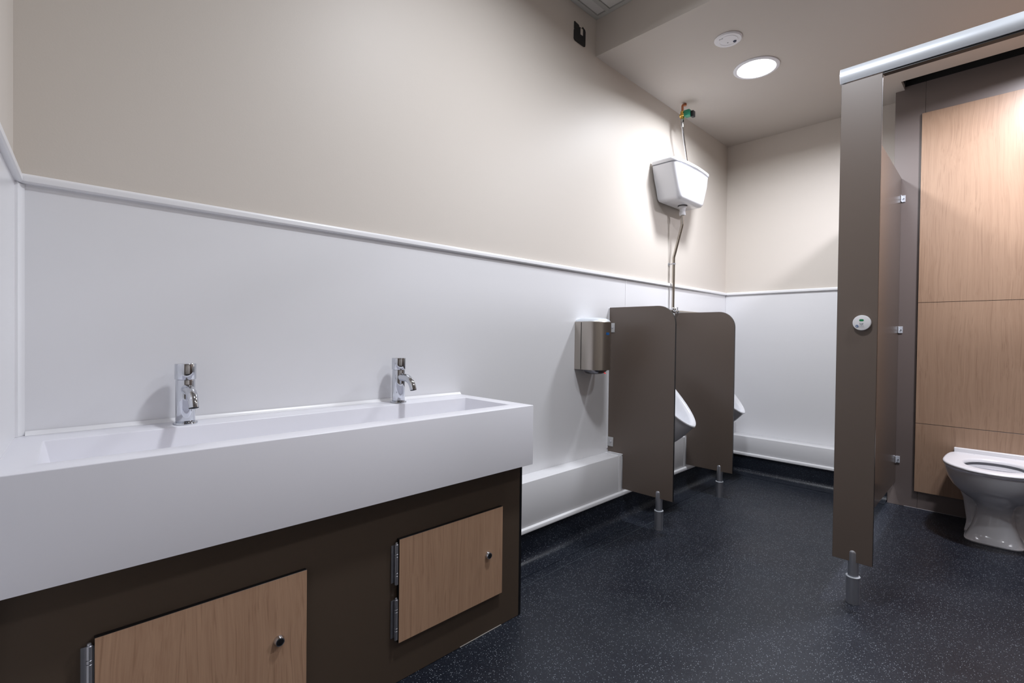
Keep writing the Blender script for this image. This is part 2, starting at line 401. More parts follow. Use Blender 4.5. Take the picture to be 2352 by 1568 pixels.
# outer slab with slanted left end, well with sloped left end
ix0a, ix0b, ix1, iy0, iy1, zf = 0.0015, 0.0125, 1.200, 1.236, 1.484, 0.640
o4 = [(xl(YS)+CL-.003, YS), (XE, YS), (XE, YB), (xl(YB)+CL-.003, YB)]
i4 = [(ix0a, iy0), (ix1, iy0), (ix1, iy1), (ix0b, iy1)]
bot = [(0.035, iy0+.008), (ix1-.012, iy0+.008), (ix1-.012, iy1-.010), (0.035, iy1-.010)]
vo = [b.verts.new((x, y, ZS)) for x, y in o4]; vi = [b.verts.new((x, y, ZS)) for x, y in i4]
vb = [b.verts.new((x, y, zf)) for x, y in bot]; vu = [b.verts.new((x, y, ZSB)) for x, y in o4]
for i in range(4):
    j = (i+1) % 4
    b.faces.new((vo[i], vo[j], vi[j], vi[i])); b.faces.new((vi[i], vi[j], vb[j], vb[i])); b.faces.new((vo[i], vu[i], vu[j], vo[j]))
b.faces.new(vb); b.faces.new(vu[::-1])
bmesh.ops.recalc_face_normals(b, faces=b.faces)
es = [e for e in b.edges if not (e.verts[0] in vu and e.verts[1] in vu)]
bmesh.ops.bevel(b, geom=es, offset=0.0022, segments=3, affect='EDGES', profile=0.5)
sink = thing('trough_sink', 'long white rectangular trough washbasin with two taps above a brown cupboard', 'sink', (0.6, 1.38, ZSB))
obj('basin', b, M_solid, sink)
b = BM(); prism(b, [(YB, ZS+.0002), (YB-.010, ZS+.0002), (YB-.004, ZS+.004), (YB-.0008, ZS+.010)], 'x', -0.0172, XE-.002); obj('sealant_bead', b, M_pvc, sink)
b = BM(); lathe(b, [(0.0, .0015), (.012, .0015), (.014, .003), (.030, .003), (.033, .0002)], (0.62, 1.36, zf), 28, caps=False); obj('waste', b, M_chr, sink)

def make_tap(x, label):
    t = thing('tap', label, 'tap', (x, 1.530, ZS+.0003), 'push-button taps on the trough sink')
    c = (x, 1.530, ZS+.0003)
    b = BM(); lathe(b, [(.0, 0), (.0275, 0), (.0285, .002), (.0275, .0045), (.0225, .005), (0.0, .005)], c, 48, caps=False); obj('base_ring', b, M_chr, t)
    b = BM(); lathe(b, [(.0215, .005), (.0222, .006), (.0222, .115), (.0215, .117), (0, .117)], c, 64, caps=False); obj('body', b, M_chr, t)
    b = BM(); lathe(b, [(.018, .1175), (.0236, .1178), (.0243, .119), (.0243, .157), (.0235, .1588), (.019, .1594), (0, .1594)], c, 64, caps=False); obj('push_button', b, M_chr, t)
    z0 = c[2]+.092
    p = [(x, 1.530-.016, z0), (x, 1.530-.040, z0-.0005)]
    p += arc((x, 1.530-.048, z0-.001), (x, 1.530-.080, z0-.003), (x, 1.530-.092, z0-.030), 10)[0:]
    p += [(x, 1.530-.0955, z0-.040)]
    n = len(p); rad = [.0135+(.0112-.0135)*i/(n-1) for i in range(n)]
    b = BM(); tube(b, p, rad, 32, cap=False); sp = obj('spout', b, M_chr, t)
    e = Vector(p[-1]); d = (Vector(p[-1])-Vector(p[-2])).normalized()
    b = BM(); tube(b, [e-d*.004, e-d*.0035], [.0108, .0108], 24); obj('aerator', b, M_black, t)
    return t
make_tap(0.2850, 'chrome push tap with short spout, near left end of white trough sink')
make_tap(0.9300, 'chrome push tap with curved spout, further tap nearer the hand dryer')

# ------------------------------------------------------------ vanity cupboard
YC = 1.2157; XC = 1.2455
cab = thing('washbasin_cupboard', 'dark brown laminate cupboard under the white trough sink with two oak doors', 'cupboard', (0.6, YC, 0))
b = BM(); pts = [(xl(YC)+CL+.002, 0.0015), (XC-.011, 0.0015), (XC-.011, ZSB-.0015), (xl(YC)+CL+.002, ZSB-.0015)]
prism(b, pts, 'y', YC, YC+.013); obj('front_panel', b, [M_brown2], cab)
b = BM(); box(b, XC-.0105, XC+.0015, YC+.0002, YB-.11, .0015, ZSB-.0015, .0006, 1); obj('end_panel', b, M_core, cab)
b = BM(); box(b, .97, XC-.095, YC-.0022, YC-.0002, .0003, .0035, .0008, 1); obj('floor_seal', b, mat('pale_sealant', (.4, .38, .36), .5), cab)
YDf = 1.203
def make_door(x0, x1, label):
    z0, z1 = 0.121, 0.4175
    b = BM(); box(b, x0, x1, YDf, YC-.0004, z0, z1, .0004, 1)
    for f in b.faces: f.material_index = 1 if f.normal.y > -0.9 else 0
    b.normal_update()
    for f in b.faces: f.material_index = 0 if f.normal.y < -0.9 else 1
    d = obj('access_door', b, [M_wood, M_core], cab); d['label'] = label
    for zz in (z1-.012-.115, z0+.012):
        h = BM(); xc = x0-.0075; yc = YDf+.003
        for a, c_ in ((0, .026), (.0268, .034), (.0348, .080), (.0808, .088), (.0888, .115)):
            lathe(h, [(0, a), (.0046, a), (.0052, a+.0007), (.0052, c_-.0007), (.0046, c_), (0, c_)], (xc, yc, zz), 16, caps=False)
        lathe(h, [(.0033, .115), (.0038, .117), (.003, .1195), (0, .1205)], (xc, yc, zz), 12, caps=False)
        box(h, xc-.001, x0-.0002, yc+.002, yc+.0045, zz+.004, zz+.111, 0); box(h, xc-.012, xc+.001, YC-.0028, YC-.0004, zz+.004, zz+.111, 0)
        g = obj('hinge', h, M_satin, d)
    k = BM(); kc = (x1-.0655, YDf-.0002, .2695)
    lathe(k, [(0, 0), (.0128, 0), (.0128, -.0012), (.0105, -.0075), (.0098, -.0088), (0, -.0088)], kc, 32, axis='y', caps=False); obj('lock', k, M_chr, d)
    k = BM(); lathe(k, [(0, -.009), (.0082, -.009), (.0078, -.0094), (0, -.0094)], kc, 24, axis='y', caps=False)
    box(k, kc[0]-.0012, kc[0]+.0012, kc[1]-.0098, kc[1]-.0093, kc[2]-.004, kc[2]+.004)
    obj('keyhole', k, M_black, d)
make_door(.0800, .4790, 'oak door at the left end, nearest the camera and cut by the frame')
make_door(.7385, 1.1415, 'oak door at the far end of the cupboard')

# ------------------------------------------------------------ hand dryer
hx0, hx1 = 2.004, 2.172
hd = thing('hand_dryer', 'brushed stainless steel round-fronted hand dryer on white wall beside first urinal screen', 'hand dryer', ((hx0+hx1)/2, LY-CL, 0.823))
cx, yb, r = (hx0+hx1)/2, LY-CL-.0005, (hx1-hx0)/2
def dsec(rr, back, fy, z, n=28):
    pts = [(cx-rr, back, z), (cx-rr, fy, z)]
    for i in range(1, n): 
        a = PI-PI*i/n; pts.append((cx+rr*math.cos(a), fy-rr*1.0*math.sin(a), z))
    pts += [(cx+rr, fy, z), (cx+rr, back, z)]
    return pts
fy = 1.520
b = BM(); z0, z1 = .828, 1.076
rings(b, [dsec(r-.003, yb, fy, z0), dsec(r, yb, fy, z0+.002), dsec(r, yb, fy, z1-.002), dsec(r-.002, yb, fy, z1)]); obj('cover', b, M_ss, hd)
b = BM(); box(b, hx0-.0012, hx0-.0002, 1.542, 1.545, z0+.004, z1-.004); obj('seam', b, M_dark, hd)
b = BM(); rings(b, [dsec(r-.004, yb, fy, z1+.0005), dsec(r-.008, yb, fy, z1+.008), dsec(r-.025, yb-.02, fy, z1+.017), dsec(r-.055, yb-.04, fy, z1+.021)]); obj('top_cap', b, M_rail, hd)
b = BM(); rings(b, [dsec(r-.045, 1.53, fy, z0-.022), dsec(r-.03, 1.535, fy, z0-.016), dsec(r-.016, 1.54, fy, z0-.0005)]); obj('outlet', b, mat('dark_chrome', (.18, .18, .2), .12, metal=1), hd)
b = BM(); lathe(b, [(0, -.0045), (.004, -.004), (.005, -.001), (0, 0)], (cx+.026, fy-.050, z0-.0165), 14, caps=False); obj('sensor_light', b, M_red, hd)
b = BM()
a0, a1 = R_(-101), R_(-84)
V = []
for i in range(5):
    a = a0+(a1-a0)*i/4
    V.append([b.verts.new((cx+(r+.0006)*math.cos(a), fy+(r+.0006)*math.sin(a), z)) for z in (1.008, 1.021)])
for p, q in zip(V, V[1:]): b.faces.new((p[0], q[0], q[1], p[1]))
obj('sticker', b, M_blue, hd)

# ------------------------------------------------------------ urinal screens
def foot_post(parent, x, y, ztop=.207, ztaper=.0965):
    """slotted pedestal: wide sleeve, bright ring, slimmer domed stem"""
    f = BM(); lathe(f, [(0, .0003), (.0222, .0003), (.0222, ztaper), (0, ztaper)], (x, y, 0), 32, caps=False); ft = obj('foot', f, M_satin, parent)
    f = BM(); lathe(f, [(.017, ztaper+.0001), (.0230, ztaper+.0001), (.0234, ztaper+.0015), (.0226, ztaper+.003), (.017, ztaper+.003)], (x, y, 0), 40, caps=False); obj('ring', f, M_rail, ft)
    pr = [(0, ztaper+.0032), (.0176, ztaper+.0032), (.0176, ztop-.016)]
    for i in range(1, 7):
        a = PI/2*i/6; pr.append((.0176*math.cos(a), ztop-.016+.016*math.sin(a)))
    f = BM(); lathe(f, pr, (x, y, 0), 32, caps=False); obj('stem', f, M_satin, ft)
def make_screen(x, label):
    s = thing('urinal_screen', label, 'urinal screen', (x, 1.4, 0), 'brown modesty screens between the urinals')
    th = .0125; yw, yf, zt, zb = 1.581, 1.187, 1.163, .165
    pts = [(yw, zt), ]
    rr = .098
    for i in range(0, 13):
        a = PI/2-(-PI/2*i/12); a = PI/2+PI/2*i/12
        pts.append((yf+rr+rr*math.cos(a), zt-rr+rr*math.sin(a)))
    pts += [(yf, zb), (YP-.006, zb), (YP-.006, ZP+.0065), (yw, ZP+.0065)]
    b = BM(); prism(b, pts, 'x', x, x+th, 0, 1); obj('panel', b, [M_brown, M_core], s)
    # white edge channel against the wall, metal brackets with screw
    b = BM(); box(b, x-.0035, x+th+.0035, yw+.0006, LY-CL-.0004, .3725, zt-.002, .0008, 1); obj('edge_channel', b, M_pvc, s)
    for zc in (1.050, .412):
        k = BM(); box(k, x-.0045, x-.0004, yw-.036, yw+.0003, zc-.026, zc+.026, .0018, 2); kb = obj('bracket', k, M_greyp, s)
        k = BM(); lathe(k, [(0, -.003), (.0045, -.0028), (.006, -.001), (.006, 0)], (x-.0046, yw-.020, zc), 14, axis='x', caps=False); obj('screw', k, M_satin, kb)
    foot_post(s, x+.013, 1.269)
    return s
s1_ = make_screen(2.311, 'brown urinal screen with rounded corner, nearer one, beside the hand dryer')
c2 = clone(s1_, (3.067, 1.4, 0), 'brown urinal screen with rounded corner, farther one, between the two urinals', skip=('bracket',))

# ------------------------------------------------------------ urinals
def make_urinal(xc, label):
    u = thing('urinal', label, 'urinal', (xc, LY-CL, .34), 'white bowl urinals')
    N = 36
    hw = .165
    def rimpt(k, off=0.0):
        a = PI*k/N; s = math.sin(a); c = math.cos(a)
        # pointed plan: superellipse exponent < 2
        x = (hw-off)*(abs(c)**1.15)*(1 if c >= 0 else -1)
        y = YB-(.326-off*1.3)*(s**.82)
        z = min(.495+(y-1.262)*.93, .72)
        return Vector((xc+x, y, z))
    B0 = Vector((xc, 1.485, .335))
    def back(p, off): return Vector((p.x, YB, p.z))
    rs = []
    for t in (0.06, .12, .22, .36, .52, .7, .86, .96):
        rad = t**.62; ring = []
        for k in range(N+1):
            Rp = rimpt(k); z = B0.z+(Rp.z-B0.z)*t
            ring.append(Vector((B0.x+(Rp.x-B0.x)*rad, min(YB, B0.y+(Rp.y-B0.y)*rad) if Rp.y < B0.y else min(YB, B0.y+(Rp.y-B0.y)*min(1, rad*1.3)), z)))
        rs.append(ring)
    rs.append([rimpt(k)+Vector((0, 0, -.006)) for k in range(N+1)])
    rs.append([rimpt(k)+Vector((0, 0, 0)) for k in range(N+1)])
    rs.append([Vector((rimpt(k, .006).x, rimpt(k, .006).y, rimpt(k).z+.005)) for k in range(N+1)])
    rs.append([Vector((rimpt(k, .020).x, rimpt(k, .020).y, rimpt(k).z+.004)) for k in range(N+1)])
    rs.append([Vector((rimpt(k, .028).x, rimpt(k, .028).y, rimpt(k).z-.004)) for k in range(N+1)])
    rs.append([Vector((rimpt(k, .036).x, rimpt(k, .036).y+.004, rimpt(k).z-.030)) for k in range(N+1)])
    I0 = Vector((xc, 1.46, .385))
    for t in (.75, .5, .25, .06):
        ring = []
        for k in range(N+1):
            Rp = Vector((rimpt(k, .036).x, rimpt(k, .036).y+.004, rimpt(k).z-.030))
            ring.append(I0+(Rp-I0)*t)
        rs.append(ring)
    b = BM(); V = rings(b, rs, True, True, closed=True)
    bmesh.ops.remove_doubles(b, verts=b.verts, dist=.0004)
    # back plate up the wall
    pts = []
    for i in range(13):
        a = PI*i/12; pts.append((xc+.150*math.cos(a), .715+.055*math.sin(a)))
    pts += [(xc-.150, .56), (xc+.150, .56)]
    prism(b, pts, 'y', YB-.035, YB-.0005)
    obj('bowl', b, M_cer, u, sharp=50)
    t = BM(); tube(t, [(xc, 1.485, .336), (xc, 1.485, .315)], .018, 18)
    lathe(t, [(.0, -.05), (.026, -.048), (.028, -.03), (.028, .0), (0, .004)], (xc, 1.4655, .312), 24, caps=False) if False else None
    obj('waste_outlet', t, M_plas, u)
    return u
make_urinal(2.700, 'white pointed-lip urinal between the two brown screens')
make_urinal(3.445, 'white urinal beyond the second screen, by the far corner')

# ------------------------------------------------------------ cistern, flush pipe, supply
def rrect(x0, x1, yb, yf, z, r, bulge=0.0, n=6):
    """back edge flat on wall at yb, rounded front corners, optional bowed front"""
    pts = [(x1, yb, z)]
    cxr, cy = x1-r, yf+r
    for i in range(n+1):
        a = -PI/2*i/n; pts.append((cxr+r*math.cos(a), cy+r*math.sin(a), z))
    for i in range(1, 10):
        t = i/10; pts.append((x1-r+(x0+r-(x1-r))*t, yf-bulge*math.sin(PI*t), z))
    cxl = x0+r
    for i in range(n+1):
        a = -PI/2-PI/2*i/n; pts.append((cxl+r*math.cos(a), cy+r*math.sin(a), z))
    pts.append((x0, yb, z)); return pts
cyb = 1.579
ci = thing('cistern', 'white high-level cistern on the wall above the urinal screens', 'cistern', (2.985, cyb, 1.85))
b = BM()
rings(b, [rrect(2.845, 3.125, cyb-.02, 1.452, 1.8505, .022), rrect(2.826, 3.144, cyb-.004, 1.436, 1.857, .028), rrect(2.8155, 3.155, cyb, 1.428, 1.872, .030),
          rrect(2.800, 3.170, cyb, 1.426, 1.915, .030), rrect(2.768, 3.202, cyb, 1.425, 1.99, .032, .004), rrect(2.746, 3.219, cyb, 1.4255, 2.061, .034, .010), rrect(2.754, 3.211, cyb-.004, 1.434, 2.0625, .032, .010)])
obj('tank', b, M_cer, ci, sharp=50)
b = BM()
rings(b, [rrect(2.741, 3.223, cyb, 1.424, 2.0662, .034, .010), rrect(2.738, 3.226, cyb, 1.421, 2.071, .036, .013), rrect(2.738, 3.226, cyb, 1.421, 2.084, .036, .013),
          rrect(2.742, 3.222, cyb, 1.425, 2.090, .036, .012), rrect(2.756, 3.208, cyb-.006, 1.439, 2.094, .034, .008)])
obj('lid', b, M_cer, ci, sharp=50)
b = BM(); box(b, 2.90, 3.08, cyb+.0005, LY-.0005, 1.93, 2.0); obj('wall_bracket', b, M_black, ci)
PX, PYa, PYb = 2.992, 1.500, 1.5555
fp = thing('flush_pipe', 'metal flush pipe running from the cistern down behind the urinal screens', 'pipe', (PX, PYb, 1.17))
b = BM(); lathe(b, [(.016, 1.850), (.030, 1.850), (.030, 1.8465), (.016, 1.8465)], (PX, PYa, 0), 28, caps=False); obj('washer', b, M_black, fp)
b = BM(); lathe(b, [(.014, 1.846), (.0265, 1.846), (.0265, 1.842), (.019, 1.834), (.017, 1.812), (.0195, 1.811), (.0205, 1.809), (.0205, 1.792), (.019, 1.789), (.0095, 1.789)], (PX, PYa, 0), 32, caps=False); obj('coupling', b, M_plas, fp)
zb1, zb2 = 1.722, 1.525
p = [(PX, PYa, 1.80), (PX, PYa, zb1+.012)]+arc((PX, PYa, zb1+.010), (PX, PYa, zb1), (PX, PYa+.0035, zb1-.010), 4)
p += arc((PX, PYb-.0035, zb2+.010), (PX, PYb, zb2), (PX, PYb, zb2-.010), 4)+[(PX, PYb, 1.185)]
b = BM(); tube(b, p, .0096, 20); obj('downpipe', b, M_steelp, fp)
b = BM(); lathe(b, [(.0098, -.0045), (.0125, -.0045), (.0125, .0045), (.0098, .0045)], (PX, PYb, 1.481), 20, caps=False)
box(b, PX-.003, PX+.003, PYb+.0125, LY-.004, 1.478, 1.484); lathe(b, [(0, 0), (.011, 0), (.011, -.003), (0, -.004)], (PX, LY-.0005, 1.481), 16, axis='y', caps=False)
obj('pipe_clip', b, M_satin, fp)
b = BM()
lathe(b, [(.0105, .012), (.014, .011), (.014, -.012), (.0105, -.013)], (PX, PYb, 1.178), 20)
tube(b, [(PX-.022, PYb, 1.172), (PX+.022, PYb, 1.172)], .0135, 20)
lathe(b, [(0, .012), (.006, .010), (.009, .002), (.009, -.004), (0, -.006)], (PX-.012, PYb-.006, 1.184), 14, caps=False)
lathe(b, [(0, .012), (.006, .010), (.009, .002), (.009, -.004), (0, -.006)], (PX+.014, PYb-.006, 1.184), 14, caps=False)
obj('tee', b, M_chr, fp)
b = BM(); tube(b, [(2.70, PYb, .80), (2.70, PYb, 1.152)]+arc((2.70, PYb, 1.155), (2.70, PYb, 1.1725), (2.718, PYb, 1.1725), 5)+[(PX-.015, PYb, 1.1725)], .0078, 16); obj('spreader_pipe', b, M_steelp, fp)
b = BM(); tube(b, [(PX+.015, PYb, 1.1725), (3.427, PYb, 1.1725)]+arc((3.427, PYb, 1.1725), (3.445, PYb, 1.1725), (3.445, PYb, 1.155), 5)+[(3.445, PYb, .80)], .0078, 16); obj('spreader_pipe', b, M_steelp, fp)
b = BM(); tube(b, [(3.052, PYb, 1.1725), (3.058, PYb, 1.1725)], .0105, 16); tube(b, [(3.055, PYb, 1.180), (3.055, PYb, 1.200)], .0035, 10); obj('valve_screw', b, M_satin, fp)

ws = thing('water_supply', 'copper and brass supply valve with green solenoid and hose above the cistern', 'valve', (2.97, 1.5, ZC))
b = BM(); tube(b, arc((2.990, 1.494, ZC-.0100), (2.970, 1.50, ZC-.0105), (2.970, 1.50, ZC-.024), 6)+[(2.970, 1.50, 2.448)], .0072, 16)
lathe(b, [(0, 0), (.009, 0), (.009, -.002), (.009, -.014), (0, -.016)], (2.992, 1.4935, ZC-.0004), 18, caps=False); obj('copper_pipe', b, M_copper, ws)
b = BM(); lathe(b, [(.008, .048), (.0125, .048), (.0125, .036), (.0105, .035), (.0105, .014), (.0125, .013), (.0125, 0), (.008, 0)], (2.970, 1.50, 2.400), 8)
lathe(b, [(0, .014), (.012, .014), (.012, -.014), (0, -.016)], (2.970, 1.50, 2.424), 16, axis='y'); obj('valve_body', b, M_brass, ws)
b = BM(); box(b, 2.956, 2.999, 1.448, 1.486, 2.410, 2.447, .003, 2); so = obj('solenoid', b, M_green, ws)
b = BM(); box(b, 2.972, 3.002, 1.428, 1.4475, 2.400, 2.438, .003, 2); obj('connector', b, M_black, ws)
b = BM(); tube(b, [(2.970, 1.50, 2.399), (2.970, 1.50, 2.378)], .010, 8); tube(b, [(2.970, 1.50, 2.378), (2.972, 1.50, 2.35)], .0085, 12)
tube(b, arc((2.972, 1.50, 2.352), (2.985, 1.500, 2.30), (3.095, 1.515, 2.0945), 14), .0062, 14); obj('hose', b, M_chr, ws)

# ------------------------------------------------------------ black plate high on the wall
b = BM()
x0, x1, z0, z1 = 1.968, 2.061, 2.512, 2.606
pts = [(x0, z0+.010), (x0+.008, z0+.002), (x0+.03, z0+.001), (x1-.010, z0), (x1-.002, z0+.003), (x1, z0+.012), (x1, z1-.014), (x1-.004, z1-.006), (x1-.014, z1-.002),
       (x1-.024, z1+.002), (x1-.026, z1-.008), (x0+.040, z1-.010), (x0+.036, z1-.002), (x0+.002, z1+.003), (x0+.001, z1-.030), (x0+.003, z1-.034), (x0, z1-.040)]
prism(b, pts, 'y', LY-.005, LY-.0003)
bp = tag(obj('back_plate', b, M_black, origin=(2.015, LY, 2.56)), 'small black mounting plate with broken corner high on the wall near the ceiling step', 'plate')
b = BM(); box(b, x1-.044, x1-.024, LY-.0062, LY-.0051, z1-.045, z1-.012, .0004, 1); obj('cable_slot', b, M_wall, bp)

# ------------------------------------------------------------ ceiling fittings
def make_lamp(x, y, z, label):
    t = thing('ceiling_lamp', label, 'ceiling light', (x, y, z), 'round recessed ceiling lights')
    b = BM(); lathe(b, [(.098, -.0004), (.117, -.0004), (.1165, -.004), (.106, -.0085), (.0985, -.0075)], (x, y, z), 64, caps=False); obj('rim', b, M_lensoff, t)
    b = BM(); lathe(b, [(0, -.0060), (.0975, -.0060)], (x, y, z), 64, caps=False); obj('lens', b, M_lens, t)
    return t
make_lamp(L1[0], L1[1], ZC, 'lit round ceiling light above the urinal area')
make_lamp(L2[0], L2[1], ZC, 'lit round ceiling light above the toilet cubicle')
for i, q in enumerate(HL): make_lamp(q[0], q[1], ZH, ['lit round light in the tiled ceiling nearer the cubicle', 'lit round light in the tiled ceiling above the sink'][i])
em = thing('emergency_light', 'unlit white round ceiling fitting beside the lit urinal-area lamp', 'ceiling fitting', (2.495, 1.022, ZC))
b = BM(); lathe(b, [(0, -.0005), (.0655, -.0005), (.0655, -.004), (.060, -.0085), (0, -.0085)], (2.495, 1.022, ZC), 56, caps=False); obj('housing', b, M_lensoff, em)
b = BM(); lathe(b, [(.040, -.0087), (.0425, -.0100), (.0435, -.0100), (.0455, -.0087)], (2.495, 1.022, ZC), 48, caps=False); obj('inner_ring', b, M_lensoff, em)
b = BM(); lathe(b, [(0, -.0135), (.006, -.0130), (.0085, -.0087)], (2.522, 1.000, ZC), 20, caps=False); obj('lens', b, mat('dark_glass', (.03, .04, .10), .1), em)
b = BM(); lathe(b, [(0, -.010), (.003, -.0095), (.003, -.0086)], (2.512, 1.031, ZC), 12, caps=False); obj('test_button', b, M_grey, em)
b = BM(); box(b, 2.457, 2.461, 1.034, 1.052, ZC-.0098, ZC-.0088); obj('latch_slot', b, M_grey, em)

# ------------------------------------------------------------ toilet cubicle
PXF = 2.210
pil = thing('cubicle_pilaster', 'tall narrow brown cubicle pilaster on a metal foot with a round white lock indicator', 'partition', (PXF, .41, 0))
b = BM(); box(b, PXF, PXF+.0125, .3445, .4715, .160, 1.9735, .0005, 1)
b.normal_update()
for f in b.faces: f.material_index = 0 if abs(f.normal.x) > .9 else 1
obj('panel', b, [M_brown, M_core], pil)
foot_post(pil, PXF+.014, .4055, ztop=.209, ztaper=.1000)
ic = (PXF-.0003, .3905, 1.0625)
b = BM(); 
lathe(b, [(0, 0), (.027, 0), (.0285, -.0012), (.0285, -.0105), (.0275, -.0120), (.026, -.0125), (0, -.0125)], ic, 48, axis='x', caps=False)
ind = obj('lock_indicator', b, M_plas, pil)
def yz_patch(par, name, pts, m, off):
    k = BM(); prism(k, [(ic[1]+u, ic[2]+v) for u, v in pts], 'x', ic[0]-.0125-off, ic[0]-.0126); return obj(name, k, m, par)
def stad(w, h, cu=0, cv=0, n=8):
    pts = []; rr = h/2
    for i in range(n+1):
        a = -PI/2+PI*i/n; pts.append((cu+w/2-rr+rr*math.cos(a), cv+rr*math.sin(a)))
    for i in range(n+1):
        a = PI/2+PI*i/n; pts.append((cu-w/2+rr+rr*math.cos(a), cv+rr*math.sin(a)))
    return pts
# seen from -X, picture-right is -Y
yz_patch(ind, 'green_window', stad(.0145, .0078, .0005, .0095), M_greenw, .0004)
k = BM()
tube(k, [(ic[0]-.0129, ic[1]+.0005+.0050*math.cos(a), ic[2]-.0020+.0046*math.sin(a)) for a in [PI+i*PI/8-.3 for i in range(11)]], .0007, 6)
box(k, ic[0]-.0131, ic[0]-.0126, ic[1]-.003, ic[1]+.003, ic[2]-.0022, ic[2]-.0012)
obj('turn_slot', k, M_grey, ind)
k = BM()
tube(k, [(ic[0]-.0129, ic[1]+.0142+.0034*math.cos(a)*(1+.25*(a > 4.2 and a < 5.4)), ic[2]-.0118+.0034*math.sin(a)*(1+.2*(a > 4.2))) for a in [2*PI*i/16 for i in range(17)]], .0010, 6)
box(k, ic[0]-.0131, ic[0]-.0126, ic[1]+.0090, ic[1]+.0115, ic[2]-.0162, ic[2]-.0142)
obj('logo', k, M_blue, ind)
k = BM()
for (u, v, wd) in [(.0068, -.0100, .0022), (.0028, -.0100, .0016), (-.0006, -.0100, .0024), (-.0048, -.0100, .0036), (.0070, -.0146, .0032), (.0028, -.0146, .0040), (-.0018, -.0146, .0032), (-.0060, -.0146, .0028)]:
    box(k, ic[0]-.0129, ic[0]-.0126, ic[1]+u-wd/2, ic[1]+u+wd/2, ic[2]+v-.0009, ic[2]+v+.0009)
obj('small_print', k, mat('pale_print', (.42, .42, .46), .5), ind)

# headrail: bowed front, dark open underside
b = BM(); zr0, zr1 = 1.977, 2.0315; pr = []
for i in range(9):
    t = i/8; pr.append((PXF+.002-.012*math.sin(PI*(t*.86+.07)), zr0+.0005+(zr1-zr0)*t))
pr += [(PXF+.028, zr1+.0005), (PXF+.034, zr1-.006), (PXF+.034, zr0+.004), (PXF+.030, zr0+.001)]
rl = BM()
A = [rl.verts.new((u, YF+.001, z)) for u, z in pr]; B_ = [rl.verts.new((u, .4740, z)) for u, z in pr]
rl.faces.new(A); rl.faces.new(B_[::-1])
for i in range(len(pr)): rl.faces.new((A[i], B_[i], B_[(i+1) % len(pr)], A[(i+1) % len(pr)]))
hr = thing('headrail', 'pale silver aluminium headrail across the top of the toilet cubicle', 'rail', (PXF, 0, zr0))
obj('rail', rl, M_rail, hr, sharp=50)
b.free()
b = BM()
A = [b.verts.new((u, .4742, z)) for u, z in pr]; B_ = [b.verts.new((u, .4765, z)) for u, z in pr]
b.faces.new(A); b.faces.new(B_[::-1])
for i in range(len(pr)): b.faces.new((A[i], B_[i], B_[(i+1) % len(pr)], A[(i+1) % len(pr)]))
obj('end_cap', b, M_lensoff, hr)
b = BM(); box(b, PXF+.004, PXF+.030, YF+.002, .3440, zr0-.0055, zr0+.0006); obj('underside_channel', b, M_black, hr)

# partition between cubicle and urinal area
pt = thing('cubicle_partition', 'brown side partition of the toilet cubicle running back to the duct panels', 'partition', (2.9, .485, .14))
b = BM(); prism(b, [(PXF+.0135, .4585), (XD-.0015, .4805), (XD-.0015, .4930), (PXF+.0135, .4710)], 'z', .161, 1.9765)
for v in b.verts:
    if v.co.z < 1 and v.co.x > 3: v.co.z = .138
bmesh.ops.recalc_face_normals(b, faces=b.faces); b.normal_update()
for f in b.faces: f.material_index = 0 if abs(f.normal.y) > .9 else 1
obj('panel', b, [mat('brown_laminate_gloss', (0.090, 0.068, 0.055), 0.2, spec=0.6), M_core], pt)
for zc in (1.852, 1.062, .276):
    k = BM(); box(k, XD-.030, XD-.0018, .4763, .4796, zc-.020, zc+.020, .0012, 1); box(k, XD-.0045, XD-.0016, .4600, .4798, zc-.020, zc+.020, .0008, 1)
    kb = obj('bracket', k, M_rail, pt)
    k = BM(); lathe(k, [(0, -.005), (.003, -.0046), (.0042, -.001), (.0042, 0)], (XD-.0048, .468, zc), 12, axis='x', caps=False); obj('screw', k, M_chr, kb)

# unseen partition and widened pilaster, added to block light around the cubicle
light_block_part = thing('cubicle_partition', 'unseen brown side partition, added to block light at the toilet cubicle', 'partition', (2.9, -.43, .14))
b = BM(); box(b, PXF+.0135, XD-.0015, -.4425, -.4300, .143, 1.9765, .0005, 1); obj('panel', b, M_brown, light_block_part)
light_block_pil = thing('cubicle_pilaster', 'unseen wide brown pilaster, added to keep light out of the cubicle', 'partition', (PXF, -.43, 0))
b = BM(); box(b, PXF, PXF+.0125, -1.10, -.165, .160, 1.9735, .0005, 1); obj('panel', b, M_brown, light_block_pil)
foot_post(light_block_pil, PXF+.014, -.43, ztop=.209, ztaper=.1000)

# duct wall: brown carcass boards with an oak access panel in three leaves
dw = thing('duct_panel_wall', 'floor-to-ceiling brown panelling behind the toilet with oak access panels', 'panelling', (XD, 0, 0))
b = BM(); box(b, XD, XD+.018, .3765, YD, .0005, ZC+.019, .0006, 1); obj('side_board', b, M_brown3, dw)
b = BM(); box(b, XD, XD+.018, YF+.002, .3755, .0005, ZC+.019, .0006, 1); obj('rear_board', b, M_brown3, dw)
b = BM(); box(b, XD+.0185, LX-.006, YD-.014, YD, .0005, ZC-.002, .0006, 1); obj('return_board', b, M_brown, dw)
b = BM(); box(b, XD-.003, XD-.0002, .0, YD-.08, .0004, .003, .0008, 1); obj('floor_seal', b, M_seal, dw)
XW = XD-.0125
for z0, z1 in ((.1040, .5085), (.5105, 1.2215), (1.2235, 2.336)):
    b = BM(); box(b, XW, XD-.0004, YF+.004, .3900, z0, z1, .0004, 1)
    b.normal_update()
    for f in b.faces: f.material_index = 0 if f.normal.x < -.9 else 1
    obj('access_panel', b, [M_wood2, M_core], dw)

